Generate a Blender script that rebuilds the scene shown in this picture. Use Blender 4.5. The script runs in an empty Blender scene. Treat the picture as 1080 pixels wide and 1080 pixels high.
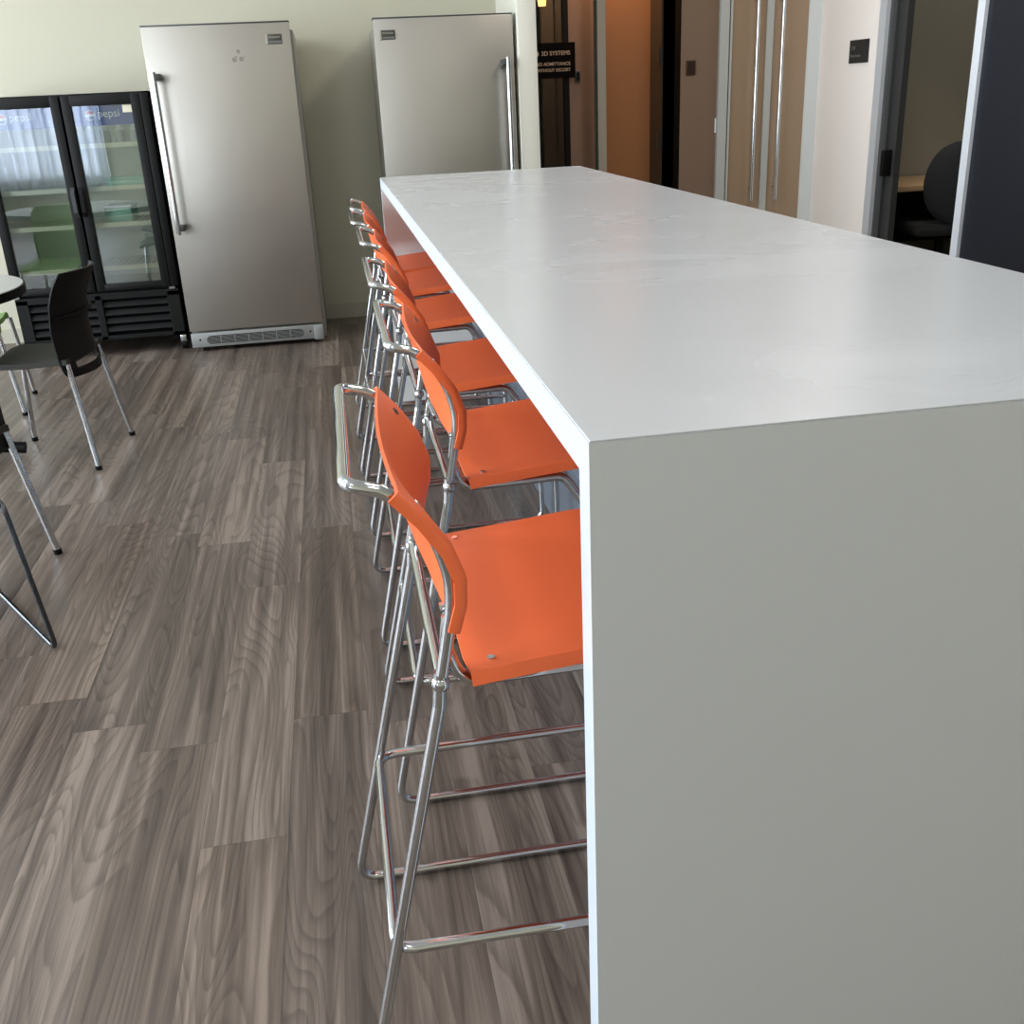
import bpy, bmesh, math, random
from mathutils import Vector, Matrix
random.seed(4)
sc = bpy.context.scene
COL = sc.collection
R = math.radians

# ------------------------------------------------------------------ camera
YAW, PITCH, ROLL, FPX, HC = 0.154, 0.388, -0.048, 1076.7, 1.397
def cam_basis():
    cy, sy, cp, sp = math.cos(YAW), math.sin(YAW), math.cos(PITCH), math.sin(PITCH)
    F = Vector((sy*cp, cy*cp, -sp)); Rt = Vector((cy, -sy, 0)); U = Rt.cross(F)
    c, s = math.cos(ROLL), math.sin(ROLL)
    return c*Rt + s*U, -s*Rt + c*U, F
_r, _u, _f = cam_basis()
cam = bpy.data.cameras.new('camera'); cam_o = bpy.data.objects.new('camera', cam); COL.objects.link(cam_o)
cam.sensor_width = 36; cam.lens = 36*FPX/1080; cam.clip_start = .02; cam.clip_end = 100
m = Matrix((( _r.x, _u.x, -_f.x, 0), (_r.y, _u.y, -_f.y, 0), (_r.z, _u.z, -_f.z, HC), (0, 0, 0, 1)))
cam_o.matrix_world = m
sc.camera = cam_o
# ------------------------------------------------------------------ light and exposure
sc.view_settings.view_transform = 'Standard'; sc.view_settings.look = 'None'
sc.view_settings.gamma = 1; sc.view_settings.use_curve_mapping = False
sc.view_settings.exposure = 0.0
w = bpy.data.worlds.new('sky'); sc.world = w; w.use_nodes = True
w.node_tree.nodes['Background'].inputs[0].default_value = (.72, .84, 1, 1)
w.node_tree.nodes['Background'].inputs[1].default_value = 1.2
def area(name, loc, rot, sx, sy, power, color):
    l = bpy.data.lights.new(name, 'AREA'); l.shape = 'RECTANGLE'; l.size = sx; l.size_y = sy
    l.energy = power; l.color = color
    o = bpy.data.objects.new(name, l); COL.objects.link(o); o.location = loc; o.rotation_euler = rot
    return o
DAY = (.86, .925, 1)
WINX = -5.0
# daylight through the tall windows of the left wall
area('daylight', (WINX-.02, 1.0, 2.0), (0, R(-90), 0), 3.2, 3.0, 285, DAY)
area('daylight', (WINX-.02, 4.9, 2.0), (0, R(-90), 0), 3.2, 3.0, 285, DAY)
# unseen fill lights added overhead to brighten the table top
for lx, ly in ((-1.6, -1.2), (-1.6, 1.6), (1.2, -1.2), (1.2, 1.6)):
    area('fill_light', (lx, ly, 3.66), (0, 0, 0), .6, 1.2, 16, (1, .97, .92))
area('fill_light', (2.5, 5.0, 3.66), (0, 0, 0), .6, 1.2, 44, (1, .93, .86))  # added fill for the right wall and stub, no known fixture
# daylight through the curtained window behind the camera
area('daylight', (-3.9, -3.02, 1.6), (R(90), 0, 0), 1.6, 2.1, 90, DAY)
# warm downlight in the corridor
l = bpy.data.lights.new('downlight', 'SPOT'); l.energy = 44; l.color = (1, .55, .25); l.spot_size = R(110); l.spot_blend = .8; l.shadow_soft_size = .05
o = bpy.data.objects.new('downlight', l); COL.objects.link(o); o.location = (2.08, 7.72, 2.70)
l = bpy.data.lights.new('downlight', 'SPOT'); l.energy = 34; l.color = (1, .66, .4); l.spot_size = R(120); l.spot_blend = .8; l.shadow_soft_size = .05
o = bpy.data.objects.new('downlight', l); COL.objects.link(o); o.location = (1.75, 8.9, 2.70)

area('fill_light', (4.9, 5.8, 3.66), (0, 0, 0), .6, .6, 20, (1, .95, .85))  # invented fill that lifts the dark office

# ------------------------------------------------------------------ materials
def lin(c):
    return tuple(((v/255)/12.92 if v/255 <= .04045 else ((v/255+.055)/1.055)**2.4) for v in c)
def mat(name, col, rough=.5, metal=0, spec=.5, **kw):
    m = bpy.data.materials.new(name); m.use_nodes = True
    b = m.node_tree.nodes['Principled BSDF']
    b.inputs['Base Color'].default_value = (*lin(col), 1)
    b.inputs['Roughness'].default_value = rough; b.inputs['Metallic'].default_value = metal
    b.inputs['Specular IOR Level'].default_value = spec
    if 'emit' in kw:
        b.inputs['Emission Color'].default_value = (*lin(kw['emit']), 1); b.inputs['Emission Strength'].default_value = kw['es']
    if 'coat' in kw: b.inputs['Coat Weight'].default_value = kw['coat']; b.inputs['Coat Roughness'].default_value = kw.get('cr', .1)
    if 'noise' in kw:      # (scale, amount) soft colour variation and bump
        sc_, am = kw['noise']; nt = m.node_tree
        n = nt.nodes.new('ShaderNodeTexNoise'); n.inputs['Scale'].default_value = sc_; n.inputs['Detail'].default_value = 4
        tc = nt.nodes.new('ShaderNodeTexCoord'); nt.links.new(tc.outputs['Object'], n.inputs['Vector'])
        bp = nt.nodes.new('ShaderNodeBump'); bp.inputs['Strength'].default_value = am; bp.inputs['Distance'].default_value = .001
        nt.links.new(n.outputs[0], bp.inputs['Height']); nt.links.new(bp.outputs[0], b.inputs['Normal'])
    return m
class NT:
    def __init__(s, m): s.t = m.node_tree
    def n(s, typ, **kw):
        nd = s.t.nodes.new(typ)
        for k, v in kw.items(): setattr(nd, k, v)
        return nd
    def l(s, a, b): s.t.links.new(a, b)
    def math(s, op, a, b=None, c=None):
        nd = s.n('ShaderNodeMath', operation=op)
        for i, v in enumerate((a, b, c)):
            if v is None: continue
            if isinstance(v, (int, float)): nd.inputs[i].default_value = v
            else: s.l(v, nd.inputs[i])
        return nd.outputs[0]
    def ramp(s, fac, stops):
        nd = s.n('ShaderNodeValToRGB'); e = nd.color_ramp.elements
        while len(e) < len(stops): e.new(.5)
        for i, (p, c) in enumerate(stops): e[i].position = p; e[i].color = (*c, 1) if len(c) == 3 else c
        s.l(fac, nd.inputs[0]); return nd.outputs[0]
    def mix(s, fac, a, b, typ='MIX'):
        nd = s.n('ShaderNodeMix', data_type='RGBA', blend_type=typ)
        for i, v in ((0, fac), (6, a), (7, b)):
            if isinstance(v, (int, float)): nd.inputs[i].default_value = v
            elif isinstance(v, tuple): nd.inputs[i].default_value = (*v, 1)
            else: s.l(v, nd.inputs[i])
        return nd.outputs[2]

def wood_floor():
    m = bpy.data.materials.new('vinyl_plank'); m.use_nodes = True
    g = NT(m); b = m.node_tree.nodes['Principled BSDF']
    tc = g.n('ShaderNodeTexCoord'); sep = g.n('ShaderNodeSeparateXYZ'); g.l(tc.outputs['Object'], sep.inputs[0])
    X, Y = sep.outputs[0], sep.outputs[1]
    PW, PL = .178, 1.22
    xs = g.math('DIVIDE', g.math('ADD', X, .047), PW); row = g.math('FLOOR', xs); fx = g.math('FRACT', xs)
    wn = g.n('ShaderNodeTexWhiteNoise', noise_dimensions='1D'); g.l(row, wn.inputs['W'])
    ys = g.math('ADD', g.math('DIVIDE', Y, PL), g.math('MULTIPLY', wn.outputs['Value'], 7.3)); colm = g.math('FLOOR', ys); fy = g.math('FRACT', ys)
    cid = g.n('ShaderNodeCombineXYZ'); g.l(row, cid.inputs[0]); g.l(colm, cid.inputs[1])
    w2 = g.n('ShaderNodeTexWhiteNoise', noise_dimensions='2D'); g.l(cid.outputs[0], w2.inputs['Vector'])
    r1 = w2.outputs['Value']
    sepc = g.n('ShaderNodeSeparateColor'); g.l(w2.outputs['Color'], sepc.inputs[0]); r2 = sepc.outputs[1]; r3 = sepc.outputs[2]
    def vec(ax, ay, off):
        c = g.n('ShaderNodeCombineXYZ')
        g.l(g.math('ADD', g.math('MULTIPLY', X, ax), g.math('MULTIPLY', r1, 37+off)), c.inputs[0])
        g.l(g.math('ADD', g.math('MULTIPLY', Y, ay), g.math('MULTIPLY', r2, 51+off)), c.inputs[1])
        c.inputs[2].default_value = off
        return c.outputs[0]
    def noise(v, scale, detail, dist=0, rough=.5):
        n = g.n('ShaderNodeTexNoise'); g.l(v, n.inputs['Vector']); n.inputs['Scale'].default_value = scale
        n.inputs['Detail'].default_value = detail; n.inputs['Distortion'].default_value = dist; n.inputs['Roughness'].default_value = rough
        return n.outputs[0]
    broad = noise(vec(6, .75, 3), 1.0, 1.0, .5)                       # the field whose contours are the growth rings
    jag = noise(vec(60, 5, 9), 1.0, 3)
    field = g.math('ADD', g.math('MULTIPLY', broad, 27), g.math('MULTIPLY', jag, .30))
    ring = g.math('FRACT', field)                                      # sawtooth rings
    ringc = g.ramp(ring, [(0, (0, 0, 0)), (.55, (.25, .25, .25)), (.90, (1, 1, 1)), (1.0, (0, 0, 0))])
    fine = noise(vec(210, 5.5, 1), 1.0, 4, 0, .7)
    streak = noise(vec(16, .55, 5), 1.0, 3, .3); streak2 = noise(vec(58, .9, 7), 1.0, 2, .15)
    tone = g.math('ADD', g.math('ADD', g.math('MULTIPLY', streak, .56), g.math('MULTIPLY', streak2, .34)), g.math('ADD', g.math('MULTIPLY', fine, .22), g.math('MULTIPLY', r3, .09)))
    tone = g.math('SUBTRACT', tone, g.math('MULTIPLY', ringc, .085))
    c = g.ramp(tone, [(.34, (.038, .029, .025)), (.445, (.074, .057, .048)), (.54, (.118, .094, .079)), (.60, (.150, .122, .103)), (.71, (.255, .213, .182))])
    tint = g.mix(r2, (1.0, .96, .91), (.97, .975, .98))
    c = g.mix(1.0, c, tint, 'MULTIPLY')
    # small dark knots
    vo = g.n('ShaderNodeTexVoronoi'); g.l(vec(7, 1.6, 2), vo.inputs['Vector']); vo.inputs['Scale'].default_value = .8
    kn = g.ramp(vo.outputs['Distance'], [(.02, (1, 1, 1)), (.11, (0, 0, 0))])
    c = g.mix(g.math('MULTIPLY', kn, .6), c, (.05, .036, .03))
    # joints between planks
    ex = g.math('MINIMUM', fx, g.math('SUBTRACT', 1, fx)); ey = g.math('MINIMUM', fy, g.math('SUBTRACT', 1, fy))
    jx = g.math('LESS_THAN', ex, .0045); jy = g.math('LESS_THAN', ey, .0009)
    j = g.math('MAXIMUM', jx, jy)
    c = g.mix(g.math('MULTIPLY', j, .55), c, (.04, .033, .03))
    g.l(c, b.inputs['Base Color'])
    ro = g.math('ADD', g.math('MULTIPLY', fine, .10), .30); g.l(ro, b.inputs['Roughness'])
    b.inputs['Specular IOR Level'].default_value = .45
    bp = g.n('ShaderNodeBump'); bp.inputs['Strength'].default_value = .25; bp.inputs['Distance'].default_value = .0006
    g.l(g.math('SUBTRACT', fine, g.math('MULTIPLY', j, 1.5)), bp.inputs['Height']); g.l(bp.outputs[0], b.inputs['Normal'])
    return m
def laminate_top():
    m = bpy.data.materials.new('white_laminate_top'); m.use_nodes = True
    g = NT(m); b = m.node_tree.nodes['Principled BSDF']
    tc = g.n('ShaderNodeTexCoord')
    mp = g.n('ShaderNodeMapping'); mp.inputs['Scale'].default_value = (1.1, 2.0, 1); mp.inputs['Rotation'].default_value = (0, 0, .45); g.l(tc.outputs['Object'], mp.inputs[0])
    n = g.n('ShaderNodeTexNoise'); n.inputs['Scale'].default_value = 1.6; n.inputs['Detail'].default_value = 2; n.inputs['Distortion'].default_value = .9; g.l(mp.outputs[0], n.inputs['Vector'])
    n2 = g.n('ShaderNodeTexNoise'); n2.inputs['Scale'].default_value = 1.1; n2.inputs['Detail'].default_value = 1; g.l(tc.outputs['Object'], n2.inputs['Vector'])
    wipe = g.ramp(n.outputs[0], [(.42, (0, 0, 0)), (.80, (1, 1, 1))])
    msk = g.math('MULTIPLY', wipe, g.ramp(n2.outputs[0], [(.40, (0, 0, 0)), (.62, (1, 1, 1))]))
    c = g.mix(g.math('MULTIPLY', msk, .22), (.585, .60, .62), (.70, .72, .74))
    g.l(c, b.inputs['Base Color'])
    g.l(g.math('ADD', .26, g.math('MULTIPLY', msk, .08)), b.inputs['Roughness'])
    b.inputs['Specular IOR Level'].default_value = .5
    return m
def stainless(name='brushed_stainless', col=(.46, .438, .395)):
    m = bpy.data.materials.new(name); m.use_nodes = True
    g = NT(m); b = m.node_tree.nodes['Principled BSDF']
    tc = g.n('ShaderNodeTexCoord')
    mp = g.n('ShaderNodeMapping'); mp.inputs['Scale'].default_value = (3, 3, 900); g.l(tc.outputs['Object'], mp.inputs[0])
    n = g.n('ShaderNodeTexNoise'); n.inputs['Scale'].default_value = 1; n.inputs['Detail'].default_value = 3; g.l(mp.outputs[0], n.inputs['Vector'])
    n2 = g.n('ShaderNodeTexNoise'); n2.inputs['Scale'].default_value = 2.2; n2.inputs['Detail'].default_value = 2; g.l(tc.outputs['Object'], n2.inputs['Vector'])
    b.inputs['Base Color'].default_value = (*col, 1); b.inputs['Metallic'].default_value = 1
    g.l(g.math('ADD', .36, g.math('MULTIPLY', n2.outputs[0], .12)), b.inputs['Roughness'])
    bp = g.n('ShaderNodeBump'); bp.inputs['Strength'].default_value = .22; bp.inputs['Distance'].default_value = .0004
    bp2 = g.n('ShaderNodeBump'); bp2.inputs['Strength'].default_value = .35; bp2.inputs['Distance'].default_value = .012
    g.l(n2.outputs[0], bp2.inputs['Height']); g.l(bp2.outputs[0], bp.inputs['Normal'])
    g.l(n.outputs[0], bp.inputs['Height']); g.l(bp.outputs[0], b.inputs['Normal'])
    return m
def glass(name, tint=(1, 1, 1), refl=.10, rough=.0):
    m = bpy.data.materials.new(name); m.use_nodes = True
    g = NT(m); t = m.node_tree; t.nodes.remove(t.nodes['Principled BSDF'])
    tr = g.n('ShaderNodeBsdfTransparent'); tr.inputs[0].default_value = (*tint, 1)
    gl = g.n('ShaderNodeBsdfGlossy'); gl.inputs['Roughness'].default_value = rough
    fr = g.n('ShaderNodeFresnel'); fr.inputs[0].default_value = 1.5
    mx = g.n('ShaderNodeMixShader'); g.l(g.math('MAXIMUM', g.math('MINIMUM', g.math('ADD', fr.outputs[0], refl), 1.0), 0.0), mx.inputs[0]); g.l(tr.outputs[0], mx.inputs[1]); g.l(gl.outputs[0], mx.inputs[2])
    g.l(mx.outputs[0], t.nodes['Material Output'].inputs[0])
    return m
def curtain_mat():
    m = bpy.data.materials.new('sheer_curtain'); m.use_nodes = True
    g = NT(m); t = m.node_tree; t.nodes.remove(t.nodes['Principled BSDF'])
    d = g.n('ShaderNodeBsdfDiffuse'); d.inputs[0].default_value = (.8, .82, .86, 1)
    tl = g.n('ShaderNodeBsdfTranslucent'); tl.inputs[0].default_value = (.85, .88, .95, 1)
    mx = g.n('ShaderNodeMixShader'); mx.inputs[0].default_value = .6; g.l(d.outputs[0], mx.inputs[1]); g.l(tl.outputs[0], mx.inputs[2])
    g.l(mx.outputs[0], t.nodes['Material Output'].inputs[0]); return m

M = dict(
 wall=mat('wall_paint', (197, 193, 173), .75, noise=(250, .15)),
 wallw=mat('pale_wall_paint', (226, 224, 210), .7),
 hall=mat('taupe_wall_paint', (116, 94, 76), .6),
 ceil=mat('ceiling_paint', (226, 226, 222), .85),
 base=mat('baseboard_vinyl', (182, 178, 160), .5),
 lam=mat('white_laminate', (236, 236, 233), .36),
 lamedge=mat('white_edge_band', (206, 215, 224), .4),
 divider=mat('blue_grey_laminate', (104, 112, 122), .4),
 orange=mat('orange_plastic', (250, 116, 64), .42, noise=(900, .12)),
 chrome=mat('chrome', (205, 208, 210), .10, 1),
 black=mat('black_plastic', (8, 8, 8), .55, spec=.2),
 blackgloss=mat('black_enamel', (13, 14, 14), .55, spec=.25),
 seatblack=mat('dark_grey_plastic', (50, 50, 45), .6, spec=.3),
 green=mat('green_plastic', (104, 140, 70), .5),
 steel_side=mat('grey_freezer_side', (150, 149, 142), .45),
 badge=mat('badge_grey', (82, 82, 78), .3, .6),
 badge2=mat('badge_silver', (205, 205, 200), .25, .9),
 badge3=mat('badge_band', (120, 120, 116), .4, .5),
 kick=mat('silver_grille_plastic', (150, 152, 150), .42, .35),
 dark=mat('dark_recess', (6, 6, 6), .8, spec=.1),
 blue=mat('blue_panel', (26, 78, 170), .5),
 white=mat('white_print', (235, 238, 242), .5),
 red=mat('red_print', (205, 40, 55), .5),
 lblue=mat('blue_print', (30, 80, 170), .5),
 coolin=mat('cooler_interior', (196, 200, 190), .6),
 rail=mat('cream_price_rail', (232, 230, 205), .5),
 bottle=mat('grey_bottle_plastic', (150, 152, 150), .35),
 mint=mat('mint_plastic', (170, 214, 196), .4),
 paper=mat('cream_paper', (226, 222, 196), .7),
 brown=mat('brown_wall_paint', (160, 136, 112), .6),
 wood=mat('walnut_panel', (160, 110, 70), .5),
 bronze=mat('bronze_plate', (70, 52, 36), .4, .5),
 alu=mat('aluminium_frame', (216, 220, 224), .35, .45),
 alud=mat('dark_aluminium', (84, 86, 86), .4, .7),
 whitemetal=mat('white_frame_paint', (222, 228, 234), .35),
 navy=mat('navy_panel', (28, 32, 42), .42),
 officewall=mat('office_wall_paint', (146, 142, 130), .8),
 deskwood=mat('desk_laminate', (178, 148, 112), .5),
 fabric=mat('black_fabric', (26, 26, 26), .9),
 frost=mat('frosted_bronze_glass', (150, 128, 104), .25),
 mull=mat('pale_stile', (176, 178, 174), .35),
 sign=mat('black_sign', (6, 5, 5), .8, spec=.1),
 signtext=mat('pale_lettering', (214, 188, 166), .5),
 plaque=mat('charcoal_plaque', (30, 29, 27), .6),
 plaquetext=mat('grey_lettering', (112, 112, 108), .6),
 lamp=mat('lamp_glow', (255, 200, 140), .5, emit=(255, 190, 120), es=6),
 stain=mat('grease_mark', (150, 143, 132), .5, .7),
 tabletop=mat('light_grey_laminate', (168, 169, 165), .45),
 greymetal=mat('black_chrome', (92, 96, 100), .16, 1),
 curtain=curtain_mat(),
 glass=glass('clear_glass', (.93, .97, .95), .10),
 darkglass=glass('dark_glass', (.60, .58, .56), -.03),

 steel=stainless(), floor=wood_floor(), top=laminate_top())

# ------------------------------------------------------------------ mesh helpers
def bm_box(bm, x0, x1, y0, y1, z0, z1, bev=0, seg=2):
    r = bmesh.ops.create_cube(bm, size=1); vs = r['verts']
    bmesh.ops.scale(bm, vec=(x1-x0, y1-y0, z1-z0), verts=vs)
    bmesh.ops.translate(bm, vec=((x0+x1)/2, (y0+y1)/2, (z0+z1)/2), verts=vs)
    if bev > 0:
        es = list({e for v in vs for e in v.link_edges})
        bmesh.ops.bevel(bm, geom=es, offset=bev, segments=seg, profile=.5, affect='EDGES')
def bm_cyl(bm, p0, p1, r, seg=20, r2=None):
    p0, p1 = Vector(p0), Vector(p1); d = p1-p0
    q = d.to_track_quat('Z', 'Y').to_matrix().to_4x4(); q.translation = (p0+p1)/2
    bmesh.ops.create_cone(bm, cap_ends=True, segments=seg, radius1=r, radius2=r if r2 is None else r2, depth=d.length, matrix=q)
def fillet(pts, rad, n=7, closed=False):
    P = [Vector(p) for p in pts]; out = []
    N = len(P)
    for i in range(N):
        if not closed and i in (0, N-1): out.append(P[i]); continue
        a, b, c = P[i-1], P[i], P[(i+1) % N]
        r = rad[i] if isinstance(rad, (list, tuple)) else rad
        d1, d2 = (a-b), (c-b); l1, l2 = d1.length, d2.length; d1.normalize(); d2.normalize()
        ang = d1.angle(d2)
        if ang > math.pi-.02 or r <= 0: out.append(b); continue
        t = min(r/math.tan(ang/2), .49*l1, .49*l2)
        s, e = b+d1*t, b+d2*t
        for k in range(n+1):
            u = k/n; out.append((1-u)**2*s + 2*u*(1-u)*b + u*u*e)
    return out
def catmull(pts, n=6):
    P = [Vector(p) for p in pts]; P = [2*P[0]-P[1]]+P+[2*P[-1]-P[-2]]; out = []
    for i in range(1, len(P)-2):
        for k in range(n):
            t = k/n; a, b, c, d = P[i-1:i+3]
            out.append(.5*((2*b)+(-a+c)*t+(2*a-5*b+4*c-d)*t*t+(-a+3*b-3*c+d)*t**3))
    out.append(P[-2]); return out
def bm_sweep(bm, pts, r, seg=12, closed=False):
    pts = [Vector(p) for p in pts]; N = len(pts)
    def tan(i):
        a = pts[(i-1) % N] if (closed or i > 0) else pts[0]; b = pts[(i+1) % N] if (closed or i < N-1) else pts[-1]
        return (b-a).normalized()
    t0 = tan(0); ref = Vector((0, 0, 1)) if abs(t0.z) < .9 else Vector((1, 0, 0))
    nrm = (ref - t0*ref.dot(t0)).normalized(); rings = []
    for i in range(N):
        t = tan(i); nrm = (nrm - t*nrm.dot(t)).normalized(); bi = t.cross(nrm)
        rings.append([bm.verts.new(pts[i] + r*(math.cos(2*math.pi*k/seg)*nrm + math.sin(2*math.pi*k/seg)*bi)) for k in range(seg)])
    last = N if closed else N-1
    for i in range(last):
        A, B = rings[i], rings[(i+1) % N]
        for k in range(seg): bm.faces.new((A[k], A[(k+1) % seg], B[(k+1) % seg], B[k]))
    if not closed:
        bm.faces.new(rings[0][::-1]); bm.faces.new(rings[-1])
def bm_grid(bm, f, nu, nv):
    V = [[bm.verts.new(f(i/nu, j/nv)) for j in range(nv+1)] for i in range(nu+1)]
    for i in range(nu):
        for j in range(nv): bm.faces.new((V[i][j], V[i+1][j], V[i+1][j+1], V[i][j+1]))
def bm_prism(bm, poly, axis, a, b):
    """polygon (2-D list) extruded along axis 0/1/2 from a to b"""
    def P(p, t):
        q = list(p); q.insert(axis, t); return q
    A = [bm.verts.new(P(p, a)) for p in poly]; B = [bm.verts.new(P(p, b)) for p in poly]; n = len(poly)
    bm.faces.new(A[::-1]); bm.faces.new(B)
    for i in range(n): bm.faces.new((A[i], A[(i+1) % n], B[(i+1) % n], B[i]))
def mk(name, bm, m, parent=None, smooth=True, ang=35):
    bmesh.ops.recalc_face_normals(bm, faces=bm.faces)
    me = bpy.data.meshes.new(name); bm.to_mesh(me); bm.free()
    if smooth:
        for p in me.polygons: p.use_smooth = True
        try: me.set_sharp_from_angle(angle=R(ang))
        except Exception: pass
    me.materials.append(M[m] if isinstance(m, str) else m)
    o = bpy.data.objects.new(name, me); COL.objects.link(o)
    if parent: o.parent = parent
    return o
def box(name, x0, x1, y0, y1, z0, z1, m, parent=None, bev=0):
    bm = bmesh.new(); bm_box(bm, x0, x1, y0, y1, z0, z1, bev); return mk(name, bm, m, parent)
def boxes(name, L, m, parent=None, bev=0):
    bm = bmesh.new()
    for b in L: bm_box(bm, *b, bev)
    return mk(name, bm, m, parent)
def tube(name, pts, r, m, parent=None, seg=12, closed=False):
    bm = bmesh.new(); bm_sweep(bm, pts, r, seg, closed); return mk(name, bm, m, parent)
def struct(o): o['kind'] = 'structure'; return o
def tag(o, label, cat, group=None):
    o['label'] = label; o['category'] = cat
    if group: o['group'] = group
    return o
def thing(name, loc, label, cat, group=None, rz=0):
    o = bpy.data.objects.new(name, None); COL.objects.link(o); o.location = loc; o.rotation_euler = (0, 0, rz)
    o.empty_display_size = .1
    return tag(o, label, cat, group)
def text(name, s, size, m, parent, org, right, up, thick=.0008, align='LEFT', bold=0):
    """lettering standing on a surface: org = baseline start, right / up = unit vectors"""
    cu = bpy.data.curves.new(name, 'FONT'); cu.body = s; cu.size = size; cu.extrude = thick; cu.align_x = align; cu.offset = bold
    to = bpy.data.objects.new(name+'_tmp', cu); COL.objects.link(to)
    dg = bpy.context.evaluated_depsgraph_get(); me = bpy.data.meshes.new_from_object(to.evaluated_get(dg))
    bpy.data.objects.remove(to); bpy.data.curves.remove(cu)
    right, up = Vector(right), Vector(up); n = right.cross(up); org = Vector(org)
    me.transform(Matrix(((right.x, up.x, n.x, org.x), (right.y, up.y, n.y, org.y), (right.z, up.z, n.z, org.z), (0, 0, 0, 1))))
    me.materials.clear(); me.materials.append(M[m])
    o = bpy.data.objects.new(name, me); COL.objects.link(o); o.parent = parent
    return o

# ================================================================== the room
WX, WY0, WY1, CZ, XR = -5.0, -3.0, 7.272, 3.7, 3.44
struct(box('floor', WX-.2, 6.6, WY0-.2, 10.2, -.06, 0, 'floor'))
struct(box('ceiling', WX-.2, 6.6, WY0-.2, 10.2, CZ, CZ+.1, 'ceil'))
# left wall with its two tall windows
struct(boxes('wall_left', [(WX-.15, WX, WY0-.2, -.5, 0, CZ), (WX-.15, WX, 2.5, 3.4, 0, CZ), (WX-.15, WX, 6.4, WY1+.1, 0, CZ),
      (WX-.15, WX, -.5, 2.5, 0, .4), (WX-.15, WX, -.5, 2.5, 3.6, CZ), (WX-.15, WX, 3.4, 6.4, 0, .4), (WX-.15, WX, 3.4, 6.4, 3.6, CZ)], 'wall'))
def window(n, horizontal, a0, a1, z0, z1, c):
    bm = bmesh.new(); t = .05
    def B(p0, p1, q0, q1):
        if horizontal: bm_box(bm, p0, p1, c-.03, c+.03, q0, q1)
        else: bm_box(bm, c-.03, c+.03, p0, p1, q0, q1)
    B(a0, a1, z0, z0+t); B(a0, a1, z1-t, z1); B(a0, a0+t, z0, z1); B(a1-t, a1, z0, z1)
    mid = (a0+a1)/2; B(mid-.025, mid+.025, z0, z1)
    return struct(mk('window_%d' % n, bm, 'alud'))
window(1, False, -.5, 2.5, .4, 3.6, WX+.04); window(2, False, 3.4, 6.4, .4, 3.6, WX+.04)
# wall behind the camera with a curtained window
struct(boxes('wall_front', [(WX-.2, -4.7, WY0-.15, WY0, 0, CZ), (-3.1, 6.6, WY0-.15, WY0, 0, CZ), (-4.7, -3.1, WY0-.15, WY0, 0, .55), (-4.7, -3.1, WY0-.15, WY0, 2.65, CZ)], 'wall'))
window(3, True, -4.7, -3.1, .55, 2.65, WY0+.04)
def curtain(x0, x1, y, label, amp=.035):
    bm = bmesh.new()
    def f(u, v):
        x = x0+(x1-x0)*u; return (x, y + amp*math.sin(u*(x1-x0)*42)+.012*math.sin(u*91+v*3), 2.72-v*2.35)
    bm_grid(bm, f, 110, 8)
    bmesh.ops.solidify(bm, geom=bm.faces[:], thickness=.002)
    tag(mk('curtain', bm, 'curtain'), label, 'curtain', 'curtains behind the viewer')
curtain(-4.75, -3.62, WY0+.14, 'white sheer curtain mirrored in the left glass door of the drinks cooler')
curtain(-3.50, -3.09, WY0+.14, 'narrow gathered white curtain mirrored in the right glass door of the drinks cooler', .05)
# back wall behind the appliances and stub wall beside the second freezer
struct(box('wall_back', WX-.2, 1.18, WY1, WY1+.12, 0, CZ, 'wall'))
struct(box('wall_stub', 1.18, 1.292, 6.5, 10.0, 0, CZ, 'wallw', bev=.004))
struct(boxes('baseboard_back', [(WX, 1.175, WY1-.012, WY1, 0, .095), (WX, 1.175, WY1-.018, WY1, 0, .012)], 'base'))
# corridor
struct(box('wall_corridor', 2.0, 2.43, 7.92, 8.02, 0, CZ, 'wood'))
struct(boxes('wall_corridor_2', [(1.80, 2.0, 7.92, 8.02, 0, CZ), (1.292, 1.80, 7.92, 8.02, 2.35, CZ)], mat('taupe_panel', (140, 114, 98), .55)))
struct(box('wall_corridor_end', 1.0, 6.6, 9.9, 10.0, 0, CZ, 'brown'))
struct(boxes('wall_closet', [(2.43, 3.6, 8.6, 8.7, 0, CZ), (3.5, 3.6, 7.38, 8.6, 0, CZ), (2.43, 2.5, 7.93, 8.6, 0, CZ)], 'dark'))  # closet walls near black: the darkness is put into their colour
struct(boxes('wall_hall', [(2.437, 2.70, WY1, WY1+.1, 0, CZ), (2.70, 3.34, WY1, WY1+.1, 2.45, CZ)], 'hall'))
struct(box('wall_return', 3.34, XR, WY1, WY1+.1, 0, CZ, mat('cool_wall_paint', (206, 212, 212), .6)))
# dark door frame with hinges, opening straight into the unlit closet
dfr = struct(boxes('trim_1', [(2.42, 2.435, 7.66, 7.92, 0, 2.3), (2.42, 2.435, 7.37, 7.66, 2.22, 2.3)], mat('dark_bronze_frame', (66, 58, 46), .5)))
for z in (1.56, .98): box('hinge', 2.405, 2.42, 7.66, 7.70, z, z+.10, 'alud', dfr)
struct(box('trim_2', 1.955, 2.015, 7.66, 7.72, 0, CZ, mat('grey_post_paint', (176, 168, 156), .45)))
struct(box('trim_3', 1.94, 1.955, 7.68, 7.71, 0, CZ, mat('green_glass_edge', (52, 64, 58), .2)))
struct(box('shade_strip', 2.427, 2.437, WY1+.002, WY1+.1, 0, CZ, 'dark'))  # added dark strip, blackens the wall edge like the unlit opening
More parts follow.
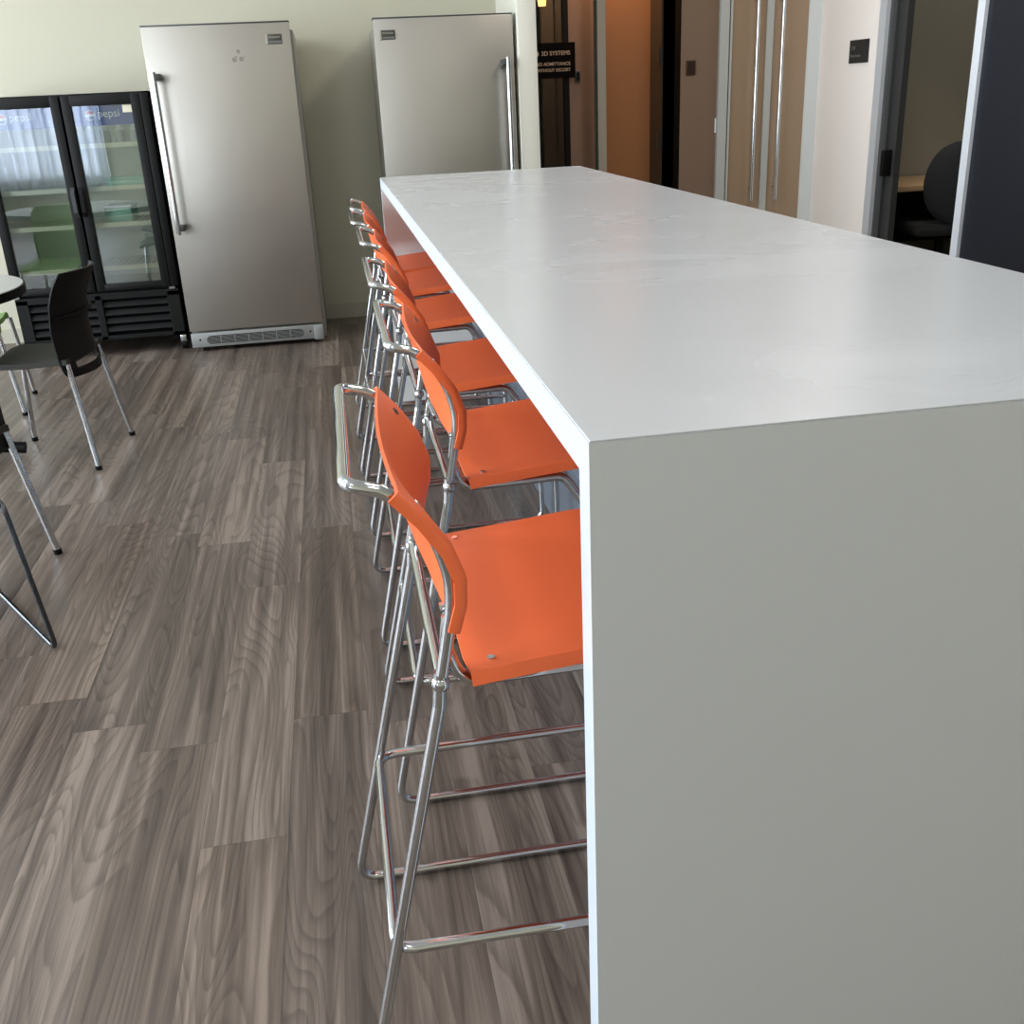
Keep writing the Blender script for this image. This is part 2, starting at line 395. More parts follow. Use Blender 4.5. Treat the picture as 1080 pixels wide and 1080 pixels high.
# dark glass door with its frame, sign stands on it
dg = struct(boxes('door_1', [(1.76, 1.80, 7.89, 7.93, 0, 2.3), (1.292, 1.325, 7.89, 7.93, 0, 2.3), (1.292, 1.8, 7.89, 7.93, 2.26, 2.35)], 'black'))
box('pane', 1.325, 1.76, 7.905, 7.915, .02, 2.26, 'darkglass', dg)
tube('door_handle', fillet([(1.34, 7.90, 1.03), (1.34, 7.86, 1.03), (1.46, 7.86, 1.03)], .01), .008, 'alu', dg)
# room seen dimly through that door
struct(boxes('wall_inner', [(1.88, 1.985, 9.25, 9.4, 0, CZ), (2.0, 2.075, 9.2, 9.4, 0, CZ)], mat('inner_panel', (150, 140, 130), .6)))
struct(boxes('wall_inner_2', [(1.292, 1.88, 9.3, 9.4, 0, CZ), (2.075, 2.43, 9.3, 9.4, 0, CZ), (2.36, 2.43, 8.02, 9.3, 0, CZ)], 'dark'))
# ---- sign on the dark glass door
sg = thing('door_sign', (0, 0, 0), 'black no-admittance sign with pale lettering on the dark glass door', 'sign')
box('panel', 1.40, 1.842, 7.868, 7.882, 1.49, 1.725, 'sign', sg)
text('lettering', '3D SYSTEMS', .0395, 'signtext', sg, (1.806, 7.8675, 1.643), (1, 0, 0), (0, 0, 1), align='RIGHT', bold=.00005)
text('lettering', 'NO ADMITTANCE', .0315, 'signtext', sg, (1.806, 7.8675, 1.575), (1, 0, 0), (0, 0, 1), align='RIGHT', bold=.00005)
text('lettering', 'WITHOUT ESCORT', .0295, 'signtext', sg, (1.806, 7.8675, 1.535), (1, 0, 0), (0, 0, 1), align='RIGHT', bold=.00005)
bm = bmesh.new(); bm_cyl(bm, (1.552, 7.868, 1.655), (1.552, 7.8665, 1.655), .022, 24); mk('emblem', bm, 'signtext', sg)
cr = thing('card_reader', (0, 0, 0), 'small dark grey card reader on the wall right of the no-admittance sign', 'card reader')
box('case', 1.85, 1.885, 7.900, 7.92, 1.455, 1.535, 'alud', cr, .003); box('face', 1.855, 1.88, 7.897, 7.900, 1.47, 1.525, 'black', cr)
pl = thing('pendant_lamp', (0, 0, 0), 'small glowing pendant lamp seen through the dark glass door', 'lamp')
bm = bmesh.new(); bm_cyl(bm, (1.80, 8.8, 2.03), (1.80, 8.8, 2.12), .03, 20, .04); mk('lamp_shade', bm, 'lamp', pl)
bm = bmesh.new(); bm_cyl(bm, (1.80, 8.8, 2.12), (1.80, 8.8, 2.8), .004, 8); mk('cord', bm, 'black', pl)
# ---- thermostat and switch on the brown wall
th = thing('wall_plate', (0, 0, 0), 'square bronze wall plate on the brown wall left of the glass doors', 'wall plate')
box('plate', 2.475, 2.540, WY1-.012, WY1, 1.463, 1.557, 'bronze', th, .003); box('inset', 2.482, 2.533, WY1-.014, WY1-.012, 1.473, 1.547, mat('dark_bronze', (52, 36, 24), .4, .4), th)
sw = thing('light_switch', (0, 0, 0), 'narrow pale light switch beside the frame of the glass doors', 'switch')
box('plate', 2.690, 2.699, WY1-.006, WY1, 1.085, 1.18, 'whitemetal', sw); box('toggle', 2.692, 2.697, WY1-.009, WY1-.006, 1.12, 1.145, 'white', sw)
# ---- glass double doors with ladder pulls
d2 = struct(boxes('door_2', [(2.70, 2.765, WY1-.03, WY1+.05, 0, 2.45), (2.775, 2.79, WY1-.025, WY1+.05, 0, 2.45)], 'mull'))
struct(box('door_3', 2.79, 3.035, WY1-.01, WY1+.01, .01, 2.45, 'frost'))
struct(box('door_4', 3.085, 3.34, WY1-.005, WY1+.015, .01, 2.45, 'frost'))
box('stile', 3.035, 3.085, WY1-.02, WY1+.02, .01, 2.45, 'mull', d2)
def pull(x, label):
    t = thing('door_pull', (x, WY1, 0), label, 'door handle', 'ladder pulls of the glass doors')
    bm = bmesh.new(); bm_cyl(bm, (0, -.065, .615), (0, -.065, 2.0), .0125, 16); mk('bar', bm, 'chrome', t)
    for z in (.70, 1.91):
        bm = bmesh.new(); bm_cyl(bm, (0, -.065, z), (0, 0.0, z), .008, 12); mk('mount', bm, 'chrome', t)
pull(2.955, 'left one of two long chrome ladder pulls on the glass double doors')
pull(3.135, 'right one of two long chrome ladder pulls on the glass double doors')
# ---- right wall
struct(box('wall_right', XR, XR+.1, 6.44, WY1+.1, 0, CZ, mat('white_wall_paint', (240, 232, 224), .65)))
struct(boxes('trim_4', [(XR-.02, XR+.1, 6.385, 6.44, 0, CZ), (XR-.035, XR+.1, 6.33, 6.36, 0, CZ)], 'alu'))
struct(boxes('trim_5', [(XR-.005, XR+.08, 6.36, 6.385, 0, CZ), (XR-.01, XR+.07, 6.25, 6.33, 0, CZ)], 'alud'))
dd = struct(boxes('door_5', [(XR+.01, XR+.05, 6.16, 6.25, 0, 2.4), (XR+.01, XR+.05, 5.41, 6.25, 2.4, CZ)], 'alud'))
box('door_handle', XR-.05, XR+.01, 6.19, 6.225, .82, .975, 'black', dd, .006)
struct(box('trim_6', XR-.02, XR+.09, 5.345, 5.41, 0, CZ, 'whitemetal'))
struct(box('wall_panel', XR, XR+.08, 1.0, 5.345, 0, CZ, 'navy'))
struct(box('wall_right_near', XR, XR+.1, WY0-.1, 1.0, 0, CZ, 'wall'))
pq = thing('door_plaque', (0, 0, 0), 'square charcoal room plaque on the white wall by the office door', 'sign')
box('panel', XR-.008, XR, 6.574, 6.822, 1.484, 1.622, 'plaque', pq)
text('lettering', '110', .034, 'plaquetext', pq, (XR-.0085, 6.796, 1.563), (0, -1, 0), (0, 0, 1))
text('lettering', 'Phone Room', .026, 'plaquetext', pq, (XR-.0085, 6.806, 1.52), (0, -1, 0), (0, 0, 1))
# ---- dark office
struct(boxes('wall_office', [(XR+.1, 6.4, 7.03, 7.13, 0, CZ), (6.3, 6.4, 3.5, 7.03, 0, CZ), (XR+.1, 6.4, 3.4, 3.5, 0, CZ)], 'officewall'))
dk = thing('desk', (0, 0, 0), 'pale wood desk in the dark office behind the glass', 'desk')
box('desktop', 3.56, 5.3, 6.36, 7.02, .70, .735, 'deskwood', dk, .003)
for x in (3.58, 5.24): box('leg', x, x+.04, 6.44, 6.96, 0, .70, 'black', dk)
box('modesty_panel', 3.62, 5.24, 6.90, 6.92, .3, .70, 'black', dk)
oc = thing('office_chair', (3.97, 6.42, 0), 'dark upholstered office chair at the desk behind the glass', 'chair', None, R(-8))
bm = bmesh.new()
def f(u, v):
    s = (u-.5)*2; h = v
    wd = .235*math.sqrt(max(0, 1-((h-.5)*1.97)**2))*1.0
    return (wd*s, -.24+.05*s*s-.03*math.sin(h*3.1), .50+.50*h)
bm_grid(bm, f, 16, 16); bmesh.ops.remove_doubles(bm, verts=bm.verts, dist=.001); bmesh.ops.solidify(bm, geom=bm.faces[:], thickness=.05)
mk('backrest', bm, 'fabric', oc)
box('seat', -.25, .25, -.22, .26, .42, .50, 'fabric', oc, .03)
bm = bmesh.new(); bm_cyl(bm, (0, 0, .08), (0, 0, .42), .03); mk('column', bm, 'black', oc)
bm = bmesh.new()
for k in range(5):
    a = k*2*math.pi/5; bm_sweep(bm, [(0, 0, .10), (.28*math.cos(a), .28*math.sin(a), .06)], .018, 8)
    bm_cyl(bm, (.28*math.cos(a), .28*math.sin(a)-.015, .03), (.28*math.cos(a), .28*math.sin(a)+.015, .03), .03, 14)
mk('base', bm, 'black', oc)

# ================================================================== the high table
tb = thing('high_table', (.23, .955, 0), 'long white waterfall bar-height table in the middle of the room', 'table')
TW, TL, TH, TT = .942, 4.003, 1.07, .045
MIDY = TL/2
def topslab(y0, y1, dz):
    bm = bmesh.new(); bm_box(bm, 0, TW, max(y0, .0013), y1, TH-TT, TH-.002); o = mk('tabletop_core', bm, 'lamedge', tb)
    bm = bmesh.new(); bm_box(bm, .0012, TW-.0012, y0+.0006, y1-.0006, TH-.002, TH+dz, .0004, 1); mk('tabletop_surface', bm, 'top', tb)
topslab(0, MIDY-.0008, 0); topslab(MIDY+.0008, TL, .0003)
def endpanel(y0, y1, outer):
    box('end_panel', .0015, TW, y0, y1, 0, TH-TT, 'lam', tb)
    box('edge_band', 0, .0015, y0, y1, 0, TH-TT, 'lamedge', tb)
endpanel(0.0012, TT, 0); endpanel(TL-TT, TL-.0012, 1)
box('end_facing', 0.0, TW, 0, .0012, 0, TH-.0025, mat('shade_grey_facing', (208, 211, 212), .42), tb)  # near end face greyed in its colour to stand in for shade
box('divider_panel', .425, .455, TT, TL-TT, .0, TH-TT, 'divider', tb)

# ================================================================== orange bar stools
def make_stool():
    t = thing('bar_stool', (0, 0, 0), 'x', 'bar stool', 'orange bar stools along the high table')
    rt = .0088
    # --- sled legs: seat rail, front leg, floor runner, rear leg in one bent tube
    for s in (-1, 1):
        hn, hr = .2195*s, .245*s
        pts = [(.088, hn*1.0, .800), (.082, hn*.985, .755), (.10, .206*s, .696), (.300, .208*s, .700), (.510, s*.232, .372), (.517, hr, .0112), (-.086, hr, .0112), (.068, hn, .672), (.073, hn, .722)]
        tube('sled_leg', fillet(pts, [0, .05, .045, .03, .10, .035, .035, .02, 0]), rt, 'chrome', t)
    # --- back frame: uprights and rear hand loop
    side = [(.075, .72), (.086, .775), (.0935, .82), (.0925, .863), (.0775, .913), (.050, .954), (.018, .977)]
    up = catmull([(x, -.2245, z) for x, z in side], 4)
    a = up + [Vector((-.012, -.224, .985))]
    b = [Vector((p.x, -p.y, p.z)) for p in reversed(a)]
    loop = a[:-1] + fillet([a[-2], (-.0205, -.222, .9865), (-.0205, .222, .9865), b[1]], .038, 8)[1:-1] + b[1:]
    tube('back_frame', loop, rt, 'chrome', t)
    tube('crossbar', [(.073, -.2195, .711), (.073, .2195, .711)], .009, 'chrome', t)
    tube('seat_support', [(.26, -.207, .697), (.26, .207, .697)], .009, 'chrome', t)
    tube('footrest', fillet([(.51, -.238, .29), (-.022, -.2345, .292), (-.022, .2345, .292), (.51, .238, .29)], .035), .0085, 'chrome', t)
    for s in (-1, 1):     # weld collars at the joint behind the seat
        bm = bmesh.new(); bmesh.ops.create_icosphere(bm, subdivisions=2, radius=.013, matrix=Matrix.Translation((.0725, .2195*s, .705))); mk('weld', bm, 'chrome', t)
    # --- backrest shell
    PR_S = [(0, .101, .785), (.2, .112, .822), (.42, .1135, .858), (.66, .099, .900), (.84, .072, .942), (1, .040, .979)]
    PR_C = [(0, .083, .790), (.2, .070, .822), (.42, .060, .858), (.66, .050, .900), (.84, .041, .942), (1, .032, .975)]
    def prof(P, v):
        for (a, x0, z0), (b, x1, z1) in zip(P, P[1:]):
            if v <= b: k = (v-a)/(b-a); k2 = k; return x0+(x1-x0)*k2, z0+(z1-z0)*k2
        return P[-1][1:]
    HW = .243
    def bk(u, v):
        s = (u-.5)*2; a = abs(s)
        sx, sz = prof(PR_S, v); cx, cz = prof(PR_C, v)
        if a <= .90:
            k = min(1, a/.82)**1.9; y = HW*a/.90*.985
            return (cx+(sx-cx)*k, math.copysign(y, s), cz+(sz-cz)*k)
        k = (a-.90)/.10                                   # flange turned backwards round the tube
        ang = k*R(85); rr = .006
        # direction perpendicular to the profile, pointing back
        dx, dz = prof(PR_S, min(1, v+.05)); ex, ez = prof(PR_S, max(0, v-.05)); tv = Vector((dx-ex, dz-ez)).normalized(); nb = Vector((-tv.y, tv.x))
        if nb.x > 0: nb = -nb
        w = .013*max(0, (k-.3)/.7) + rr*math.sin(ang)*.6
        y = HW*.985 + rr*math.sin(min(1, k*2)*math.pi/2)
        return (sx+nb.x*w, math.copysign(y, s), sz+nb.y*w)
    bm = bmesh.new(); bm_grid(bm, bk, 60, 26); bmesh.ops.recalc_face_normals(bm, faces=bm.faces)
    bmesh.ops.solidify(bm, geom=bm.faces[:], thickness=.005)
    bo = mk('backrest', bm, 'orange', t, ang=60)
    for s in (-1, 1):
        bm = bmesh.new(); bm_cyl(bm, (.096, .203*s, .806), (.080, .203*s, .804), .0065, 12); mk('screw', bm, 'chrome', bo)
        bm = bmesh.new(); p = Vector(bk(.5+s*.375, .86)); q1 = Vector(bk(.5+s*.375, .90))-Vector(bk(.5+s*.375, .82)); q2 = Vector(bk(.5+s*.39, .86))-Vector(bk(.5+s*.36, .86)); nn = q1.cross(q2).normalized()
        if nn.x < 0: nn = -nn
        bm_cyl(bm, p-nn*.006, p+nn*.0012, .0065, 14); mk('screw', bm, 'chrome', bo)
    # --- seat shell
    SW = .2235
    def st(u, v):
        s = (v-.5)*2; a = abs(s); x = .106+.43*u
        z = .7190+.040*min(u, .55) + .012*max(0, 1-u/.16)**2*0
        if u > .72: z -= .06*((u-.72)/.28)**2.2
        z -= .011*(1-a**2)*math.sin(min(1, u*1.15)*math.pi)**.8
        y = SW*min(1, a/.93)
        if a > .93:
            k = (a-.93)/.07; z -= .021*k**1.3; y = SW + .004*math.sin(k*math.pi/2)
        if u < .06: x += .012*max(0, a-.75)*4*(1-u/.06)*.6
        return (x, math.copysign(y, s), z)
    bm = bmesh.new(); bm_grid(bm, st, 40, 60); bmesh.ops.recalc_face_normals(bm, faces=bm.faces)
    bmesh.ops.solidify(bm, geom=bm.faces[:], thickness=.005)
    so = mk('seat', bm, 'orange', t, ang=60)
    for s in (-1, 1):
        bm = bmesh.new(); bm_cyl(bm, (.142, .200*s, .716), (.142, .200*s, .7232), .005, 12); mk('screw', bm, 'chrome', so)
    return t
def copy_tree(o, parent=None):
    c = o.copy(); COL.objects.link(c)
    if parent: c.parent = parent
    for ch in o.children: copy_tree(ch, c)
    return c
stool = make_stool()
SP = [(0.0, 1.349, 0), (.092, 2.052, 0), (.094, 2.733, 0), (.100, 3.515, 0), (.088, 4.13, 0), (.098, 4.655, 0)]
SL = ['nearest orange plastic bar stool, standing out farthest from the white table',
      'second orange plastic bar stool from the camera along the white table',
      'third orange bar stool from the camera, in front of the wide gap in the row',
      'fourth orange bar stool from the camera, just beyond the gap in the row',
      'second-farthest orange bar stool in the row, between two others',
      'farthest orange bar stool, tucked beside the far end panel of the table']
for i, (x, y, a) in enumerate(SP):
    o = stool if i == 0 else copy_tree(stool)
    o.location = (x, y, 0); o.rotation_euler = (0, 0, R(a)); o['label'] = SL[i]

# ================================================================== freezers
def freezer(x0, x1, yf, label, handle_left, marks=False):
    W = x1-x0
    t = thing('upright_freezer', (x0, yf, 0), label, 'freezer', 'stainless upright freezers')
    box('body', .008, W+(.014 if handle_left else -.008), .055, .70, .03, 1.795, 'steel_side', t, .004)
    box('door_gasket', .012, W-.012, .038, .056, .14, 1.815, 'dark', t)
    box('door', 0, W, 0, .040, .128, 1.832, 'steel', t, .004)
    box('top_cap', .0, W, .004, .12, 1.832, 1.840, 'alud', t, .001)
    # kick plate with its oval slotted grille
    kp = box('kick_plate', .002, W-.002, -.002, .03, .028, .116, 'kick', t, .004)
    bm = bmesh.new(); n = 10; gx0, gx1, gz0, gz1 = .095, W-.125, .046, .096; r = (gz1-gz0)/2
    poly = [(gx0+r-r*math.sin(math.pi*k/n), gz0+r-r*math.cos(math.pi*k/n)) for k in range(n+1)] + [(gx1-r+r*math.sin(math.pi*k/n), gz0+r+r*math.cos(math.pi*k/n)) for k in range(n+1)]
    bm_prism(bm, poly, 1, -.004, .0)
    g = mk('vent', bm, 'dark', kp)
    bm = bmesh.new()
    for k in range(6):
        z = gz0+.006+k*.0076; d = abs(z-(gz0+r)); dx = r-math.sqrt(max(0, r*r-d*d)); bm_box(bm, gx0+dx, gx1-dx, -.0055, -.004, z-.0013, z+.0013)
    for k in range(1, 7): bm_box(bm, gx0+(gx1-gx0)*k/7-.002, gx0+(gx1-gx0)*k/7+.002, -.006, -.004, gz0+.002, gz1-.002)
    mk('slats', bm, 'kick', g)
    for xx in (.055, W-.085):
        bm = bmesh.new(); bm_cyl(bm, (xx, -.004, .075), (xx, .0, .075), .006, 12); mk('screw', bm, 'dark', kp)
    box('hinge_cover', W-.062 if handle_left else .012, W-.004 if handle_left else .07, -.012, .03, .022, .112, 'kick', t, .004)
    for xx in (.06, W-.09): box('foot', xx, xx+.03, .03, .06, 0, .03, 'black', t)
    # tubular handle
    hx = .040 if handle_left else W-.045
    bm = bmesh.new(); bm_cyl(bm, (hx, -.060, .715), (hx, -.060, 1.60), .0135, 18); h = mk('handle', bm, 'chrome', t)
    for z in (.735, 1.555):
        box('handle_mount', hx-.006 if handle_left else hx-.035, hx+.035 if handle_left else hx+.006, -.066, 0, z, z+.036, 'alud', h, .003)
    bx = W-.128 if handle_left else .043
    b = box('badge', bx, bx+.080, -.006, 0, 1.722, 1.772, 'badge', t, .001)
    box('badge_bar', bx-.010, bx, -.008, 0, 1.721, 1.773, 'badge2', b)
    box('badge_stripe', bx+.004, bx+.076, -.0068, -.006, 1.725, 1.737, 'badge3', b)
    text('lettering', 'FRIGIDAIRE', .0125, 'badge2', b, (bx+.005, -.0062, 1.751), (1, 0, 0), (0, 0, 1), .0004)
    if marks:
        bm = bmesh.new()
        for (mx, mz, rr) in ((.515, 1.690, .011), (.488, 1.648, .014), (.527, 1.650, .013), (.545, 1.662, .004), (.500, 1.663, .005)):
            bm_cyl(bm, (mx, -.0006, mz), (mx, .001, mz), rr, 9, rr)
        mk('residue_mark', bm, 'stain', t)
    return t
freezer(-.945, -.131, 6.507, 'stainless upright freezer with its handle on the left, beside the black drinks cooler', True, True)
freezer(.342, 1.158, 6.54, 'stainless upright freezer with its handle on the right, behind the white table', False)

# ================================================================== glass door drinks cooler
cx0, cx1, cy = -1.945, -.982, 6.60
W = cx1-cx0
cl = thing('drinks_cooler', (cx0, cy, 0), 'black two-door glass drinks cooler left of the freezers', 'refrigerator')
bm = bmesh.new()
for b in [(0, .03, .05, .64, .09, 1.51), (W-.03, W, .05, .64, .09, 1.51), (0, W, .05, .64, 1.47, 1.51), (0, W, .05, .64, .09, .40), (W/2-.02, W/2+.02, .055, .09, .40, 1.47)]: bm_box(bm, *b)
mk('cabinet', bm, 'blackgloss', cl)
bm = bmesh.new()
for b in [(.03, .036, .06, .62, .40, 1.47), (W-.036, W-.03, .06, .62, .40, 1.47), (.03, W-.03, .615, .64, .40, 1.47), (.03, W-.03, .07, .62, 1.462, 1.47), (.03, W-.03, .07, .62, .40, .406)]: bm_box(bm, *b)
mk('liner', bm, 'coolin', cl)
for k, z in enumerate((.52, .775, .985, 1.225)):
    bm = bmesh.new()
    for q in range(24): x = .045+q*(W-.09)/23; bm_cyl(bm, (x, .10, z), (x, .60, z), .0022, 6)
    bm_box(bm, .04, W-.04, .595, .602, z-.004, z+.004)
    sh = mk('shelf', bm, 'coolin', cl); bm_ = None
    box('price_rail', .04, W-.04, .082, .088, z-.012, z+.014, 'rail', sh)
def cdoor(x0, x1, hinge_side):
    bm = bmesh.new(); f = .062
    for b in [(x0, x0+f-.012, 0, .05, .40, 1.50), (x1-f+.012, x1, 0, .05, .40, 1.50), (x0+.02, x1-.02, 0.0005, .05, 1.443, 1.4995), (x0+.02, x1-.02, .0005, .05, .4005, .437)]: bm_box(bm, *b, .004, 2)
    d = mk('door', bm, 'blackgloss', cl)
    gx0, gx1 = x0+.045, x1-.045
    g = box('pane', gx0, gx1, .018, .022, .43, 1.445, 'glass', d)
    box('header_panel', gx0+.002, gx1-.002, .024, .028, 1.334, 1.446, 'blue', d)
    ox = gx0+(.100 if hinge_side else .098)
    # round emblem and lettering printed on the header
    oz = 1.392; rr = .025
    for nm, mt, a0, a1 in (('emblem_top', 'red', R(18), R(170)), ('emblem_bottom', 'lblue', R(200), R(350))):
        bm = bmesh.new(); poly = [(ox+rr*math.cos(a0+(a1-a0)*k/14), oz+rr*math.sin(a0+(a1-a0)*k/14)) for k in range(15)]
        bm_prism(bm, poly, 1, .0225, .0232); mk(nm, bm, mt, d)
    bm = bmesh.new(); bm_cyl(bm, (ox, .0232, oz), (ox, .0238, oz), rr+.0025, 28); mk('emblem_ring', bm, 'white', d)
    text('lettering', 'pepsi', .060, 'white', d, (ox+.040, .0232, 1.380), (1, 0, 0), (0, 0, 1), .0004)
    # grip handle near the meeting edge
    hx = x1-.017 if hinge_side else x0+.017
    bm = bmesh.new()
    bm_prism(bm, [(-.038, .84), (-.026, .84+.0), (0, .80), (0, 1.04), (-.026, 1.00), (-.038, .985)][::-1] and [(0, .835), (-.022, .865), (-.022, .975), (0, 1.005)], 0, hx-.011, hx+.011)
    mk('handle', bm, mat('grip_grey', (60, 60, 60), .35) if hinge_side else 'black', d)
    return gx0, gx1
a = cdoor(.002, W/2-.006, True); b = cdoor(W/2+.006, W-.045, False)
box('side_post', W-.042, W, .0, .05, .40, 1.50, 'black', cl, .003)
box('sticker', b[1]-.058, b[1]-.004, .0155, .0178, 1.400, 1.441, 'paper', cl)
# louvred lower grille
gr = bmesh.new()
for q in [(.004, .075, 0, .05, .10, .375), (W-.075, W-.004, 0, .05, .10, .375), (W/2-.02, W/2+.02, 0, .05, .10, .375), (.004, W-.004, 0, .05, .345, .385), (.004, W-.004, 0, .05, .10, .125)]: bm_box(gr, *q, .003, 1)
for k in range(4):
    z = .150+k*.050
    bm_prism(gr, [(.004, z), (.012, z-.006), (.034, z+.020), (.026, z+.030)], 0, .07, W-.07)
mk('louvre_grille', gr, 'blackgloss', cl)
box('grille_backing', .02, W-.02, .045, .05, .10, .36, 'dark', cl)
for xx in (.045, W-.025):
    bm = bmesh.new(); bm_cyl(bm, (xx-.012, .06, .032), (xx+.012, .06, .032), .032, 20); c = mk('caster', bm, 'black', cl)
    box('caster_fork', xx-.018, xx+.018, .035, .07, .045, .092, 'chrome', c, .003)
for xx in (.045, W-.045):
    bm = bmesh.new(); bm_cyl(bm, (xx-.012, .56, .032), (xx+.012, .56, .032), .032, 20); bm_box(bm, xx-.016, xx+.016, .54, .58, .05, .092); mk('caster', bm, 'black', cl)
for (x0_, x1_) in ((.0, .035), (W-.055, W-.02)):
    box('hinge', x0_, x1_, -.006, .02, .386, .399, 'chrome', cl)
box('fill_tube', .05, W-.05, .075, .095, 1.447, 1.460, mat('fill_tube_glow', (230, 240, 240), .5, emit=(225, 240, 235), es=9.0), cl)  # glowing tube added to brighten the cooler inside
# things inside the cooler
bm = bmesh.new()
def bottle(x, lab, h=.125, r=.030):
    t = thing('plastic_bottle', (x, cy+.20, 1.2275), lab, 'bottle', 'grey bottles on the top cooler shelf')
    bm = bmesh.new(); bm_cyl(bm, (0, 0, 0), (0, 0, h*.62), r, 18); bm_cyl(bm, (0, 0, h*.62), (0, 0, h*.8), r, 18, r*.42); mk('bottle_body', bm, 'bottle', t)
    bm = bmesh.new(); bm_cyl(bm, (0, 0, h*.8), (0, 0, h*.92), r*.45, 14); mk('cap', bm, 'white', t)
for i, (x, ad) in enumerate(((-1.37, 'leftmost'), (-1.285, 'second from the left'), (-1.20, 'third from the left'), (-1.115, 'rightmost'))):
    bottle(x, 'grey plastic bottle on the top shelf behind the right cooler door, ' + ad)
tray = thing('food_container', (-1.20, cy+.24, .9875), 'mint green container on the middle cooler shelf', 'container')
box('tub', -.12, .13, -.10, .12, 0, .04, 'mint', tray, .008); box('lid', -.125, .135, -.105, .125, .04, .05, 'mint', tray, .003)
tray = thing('food_container', (-1.23, cy+.24, .7775), 'pale green food container on the lower cooler shelf', 'container')
box('tub', -.13, .03, -.10, .12, 0, .09, 'mint', tray, .01); box('lid', -.135, .035, -.105, .125, .09, .10, 'white', tray, .003)

# ================================================================== round table and chairs on the left
rt_ = thing('round_table', (-1.893, 4.646, 0), 'round cafe table with grey top and black edge at the left', 'table')
bm = bmesh.new(); bm_cyl(bm, (0, 0, .7385), (0, 0, .7405), .555, 72); mk('tabletop', bm, 'tabletop', rt_)
bm = bmesh.new(); bm_cyl(bm, (0, 0, .702), (0, 0, .7385), .563, 72); mk('edge', bm, 'black', rt_)
bm = bmesh.new(); bm_cyl(bm, (0, 0, .06), (0, 0, .702), .038, 24); bm_cyl(bm, (0, 0, .69), (0, 0, .702), .16, 24); mk('pedestal', bm, 'blackgloss', rt_)
bm = bmesh.new()
for k in range(4):
    aa = k*math.pi/2+.03; bm_sweep(bm, [(0, 0, .065), (.30*math.cos(aa), .30*math.sin(aa), .05), (.43*math.cos(aa), .43*math.sin(aa), .032)], .026, 12)
mk('base', bm, 'blackgloss', rt_)
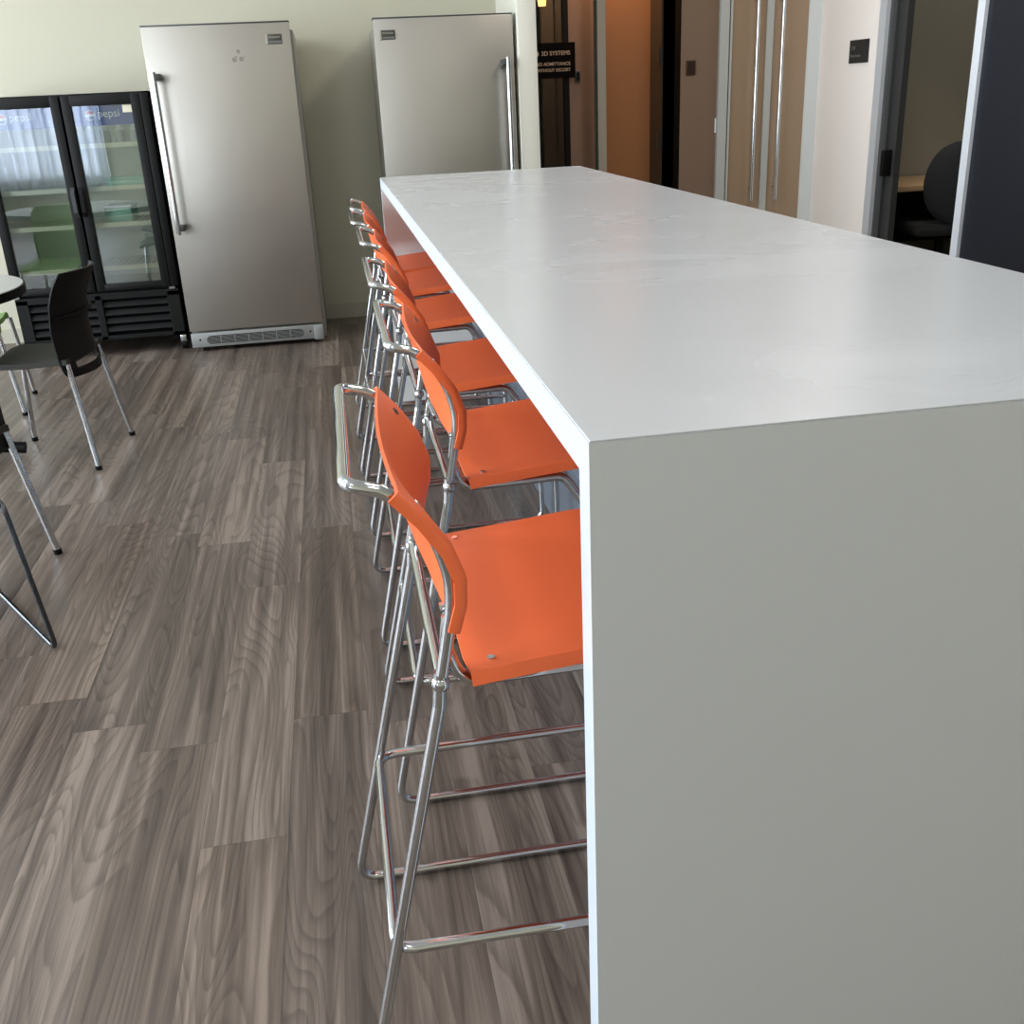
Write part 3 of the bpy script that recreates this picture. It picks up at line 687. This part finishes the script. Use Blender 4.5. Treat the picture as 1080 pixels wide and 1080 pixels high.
def side_chair(loc, rz, label, shell, seatm, group='four-legged plastic chairs at the left'):
    """faces +y locally; origin in the middle of the four feet"""
    t = thing('side_chair', loc, label, 'chair', group, rz)
    for sx in (-1, 1):
        for sy, top in ((1, (.205*sx, .185, .43)), (-1, (.188*sx, -.165, .447))):
            bt = (.24*sx, .225*sy, .012)
            lg = tube('leg', [bt, top], .0115, 'chrome', t)
            bm = bmesh.new(); bm_cyl(bm, (bt[0], bt[1], 0), (bt[0]-.0008*sx, bt[1]-.0008*sy, .018), .014, 14); mk('foot_glide', bm, 'black', lg)
    bm = bmesh.new()
    def f(u, v):
        s = (u-.5)*2; q = v
        y = -.168+.403*q; z = .452 + .012*s*s - .03*max(0, (q-.75)/.25)**2 + .004*math.cos(q*6)
        wdt = .202*(1-.03*q)
        return (wdt*s, y, z)
    bm_grid(bm, f, 20, 20); bmesh.ops.recalc_face_normals(bm, faces=bm.faces); bmesh.ops.solidify(bm, geom=bm.faces[:], thickness=.022); mk('seat', bm, seatm, t, ang=50)
    bm = bmesh.new()
    def g(u, v):
        s = (u-.5)*2; h = v
        wdt = .208 * (1 if h < .88 else 1-.10*((h-.88)/.12)**2) * (1 if h > .1 else 1-.12*((.1-h)/.1)**2)
        K = [(0, -.160), (.2, -.142), (.45, -.134), (.7, -.148), (.85, -.172), (1, -.208)]
        for (a0, y0), (a1, y1) in zip(K, K[1:]):
            if h <= a1: ye = y0+(y1-y0)*(h-a0)/(a1-a0); break
        return (wdt*s, ye - .062*(1-s*s), .385 + .428*h)
    bm_grid(bm, g, 24, 24)
    # hand slot low in the back
    kill = [fc for fc in bm.faces if abs(fc.calc_center_median().x) < .13 and .425 < fc.calc_center_median().z < .452]
    bmesh.ops.delete(bm, geom=kill, context='FACES')
    bmesh.ops.recalc_face_normals(bm, faces=bm.faces); bmesh.ops.solidify(bm, geom=bm.faces[:], thickness=.008); b_ = mk('backrest', bm, shell, t, ang=50)
    bm = bmesh.new()
    def rr(u, v):
        s = (u-.5)*2; h = .57+.035*v; p = g(u, h); return (p[0]*.99, p[1]-.012-.010*math.sin(v*math.pi), p[2])
    bm_grid(bm, rr, 20, 4); bmesh.ops.solidify(bm, geom=bm.faces[:], thickness=.006); mk('rib', bm, shell, b_)
    return t
side_chair((-1.285, 4.60, 0), R(83), 'black plastic chair with chrome legs tucked at the round table', 'black', 'seatblack')
side_chair((-1.385, 3.43, 0), R(45), 'black chair cut off by the left picture edge, one chrome leg showing', 'blackgloss', 'seatblack')
side_chair((-1.91, 5.53, 0), R(8), 'green plastic chair behind the round table, cut off at left', 'green', 'green')
# sled-base chair at the left edge
sl = thing('sled_chair', (-.894, 2.707, 0), 'chair with thin black sled base, cut off at the left edge', 'chair')
d = Vector((-.53, .85, 0)); n_ = Vector((-.85, -.53, 0))
for k in (0, 1):
    o_ = n_*(.48*k)
    pts = [o_+Vector((0, 0, .009))+d*.02, o_+Vector((0, 0, .009)), o_+d*.03+Vector((-.04, 0, .445)), o_+d*.50+Vector((-.04, 0, .445)), o_+d*.52+Vector((0, 0, .009)), o_+d*.02+Vector((0, 0, .009))]
    tube('sled_leg', fillet(pts[1:5], .035, 7, True), .0075, 'greymetal', sl, 12, True)
bm = bmesh.new()
def f(u, v):
    p = d*(.03+.46*u)+n_*(.01+.46*v); return (p.x-.04, p.y, .462-.014*math.sin(v*math.pi))
bm_grid(bm, f, 12, 12); bmesh.ops.solidify(bm, geom=bm.faces[:], thickness=-.008); mk('seat', bm, 'seatblack', sl)
bm = bmesh.new()
def f(u, v):
    p = d*(.03+.46*u)+n_*(.50+.10*v-.05*(4*(u-.5)**2)); return (p.x-.04, p.y, .47+.36*v)
bm_grid(bm, f, 12, 12); bmesh.ops.solidify(bm, geom=bm.faces[:], thickness=.008); mk('backrest', bm, 'seatblack', sl)
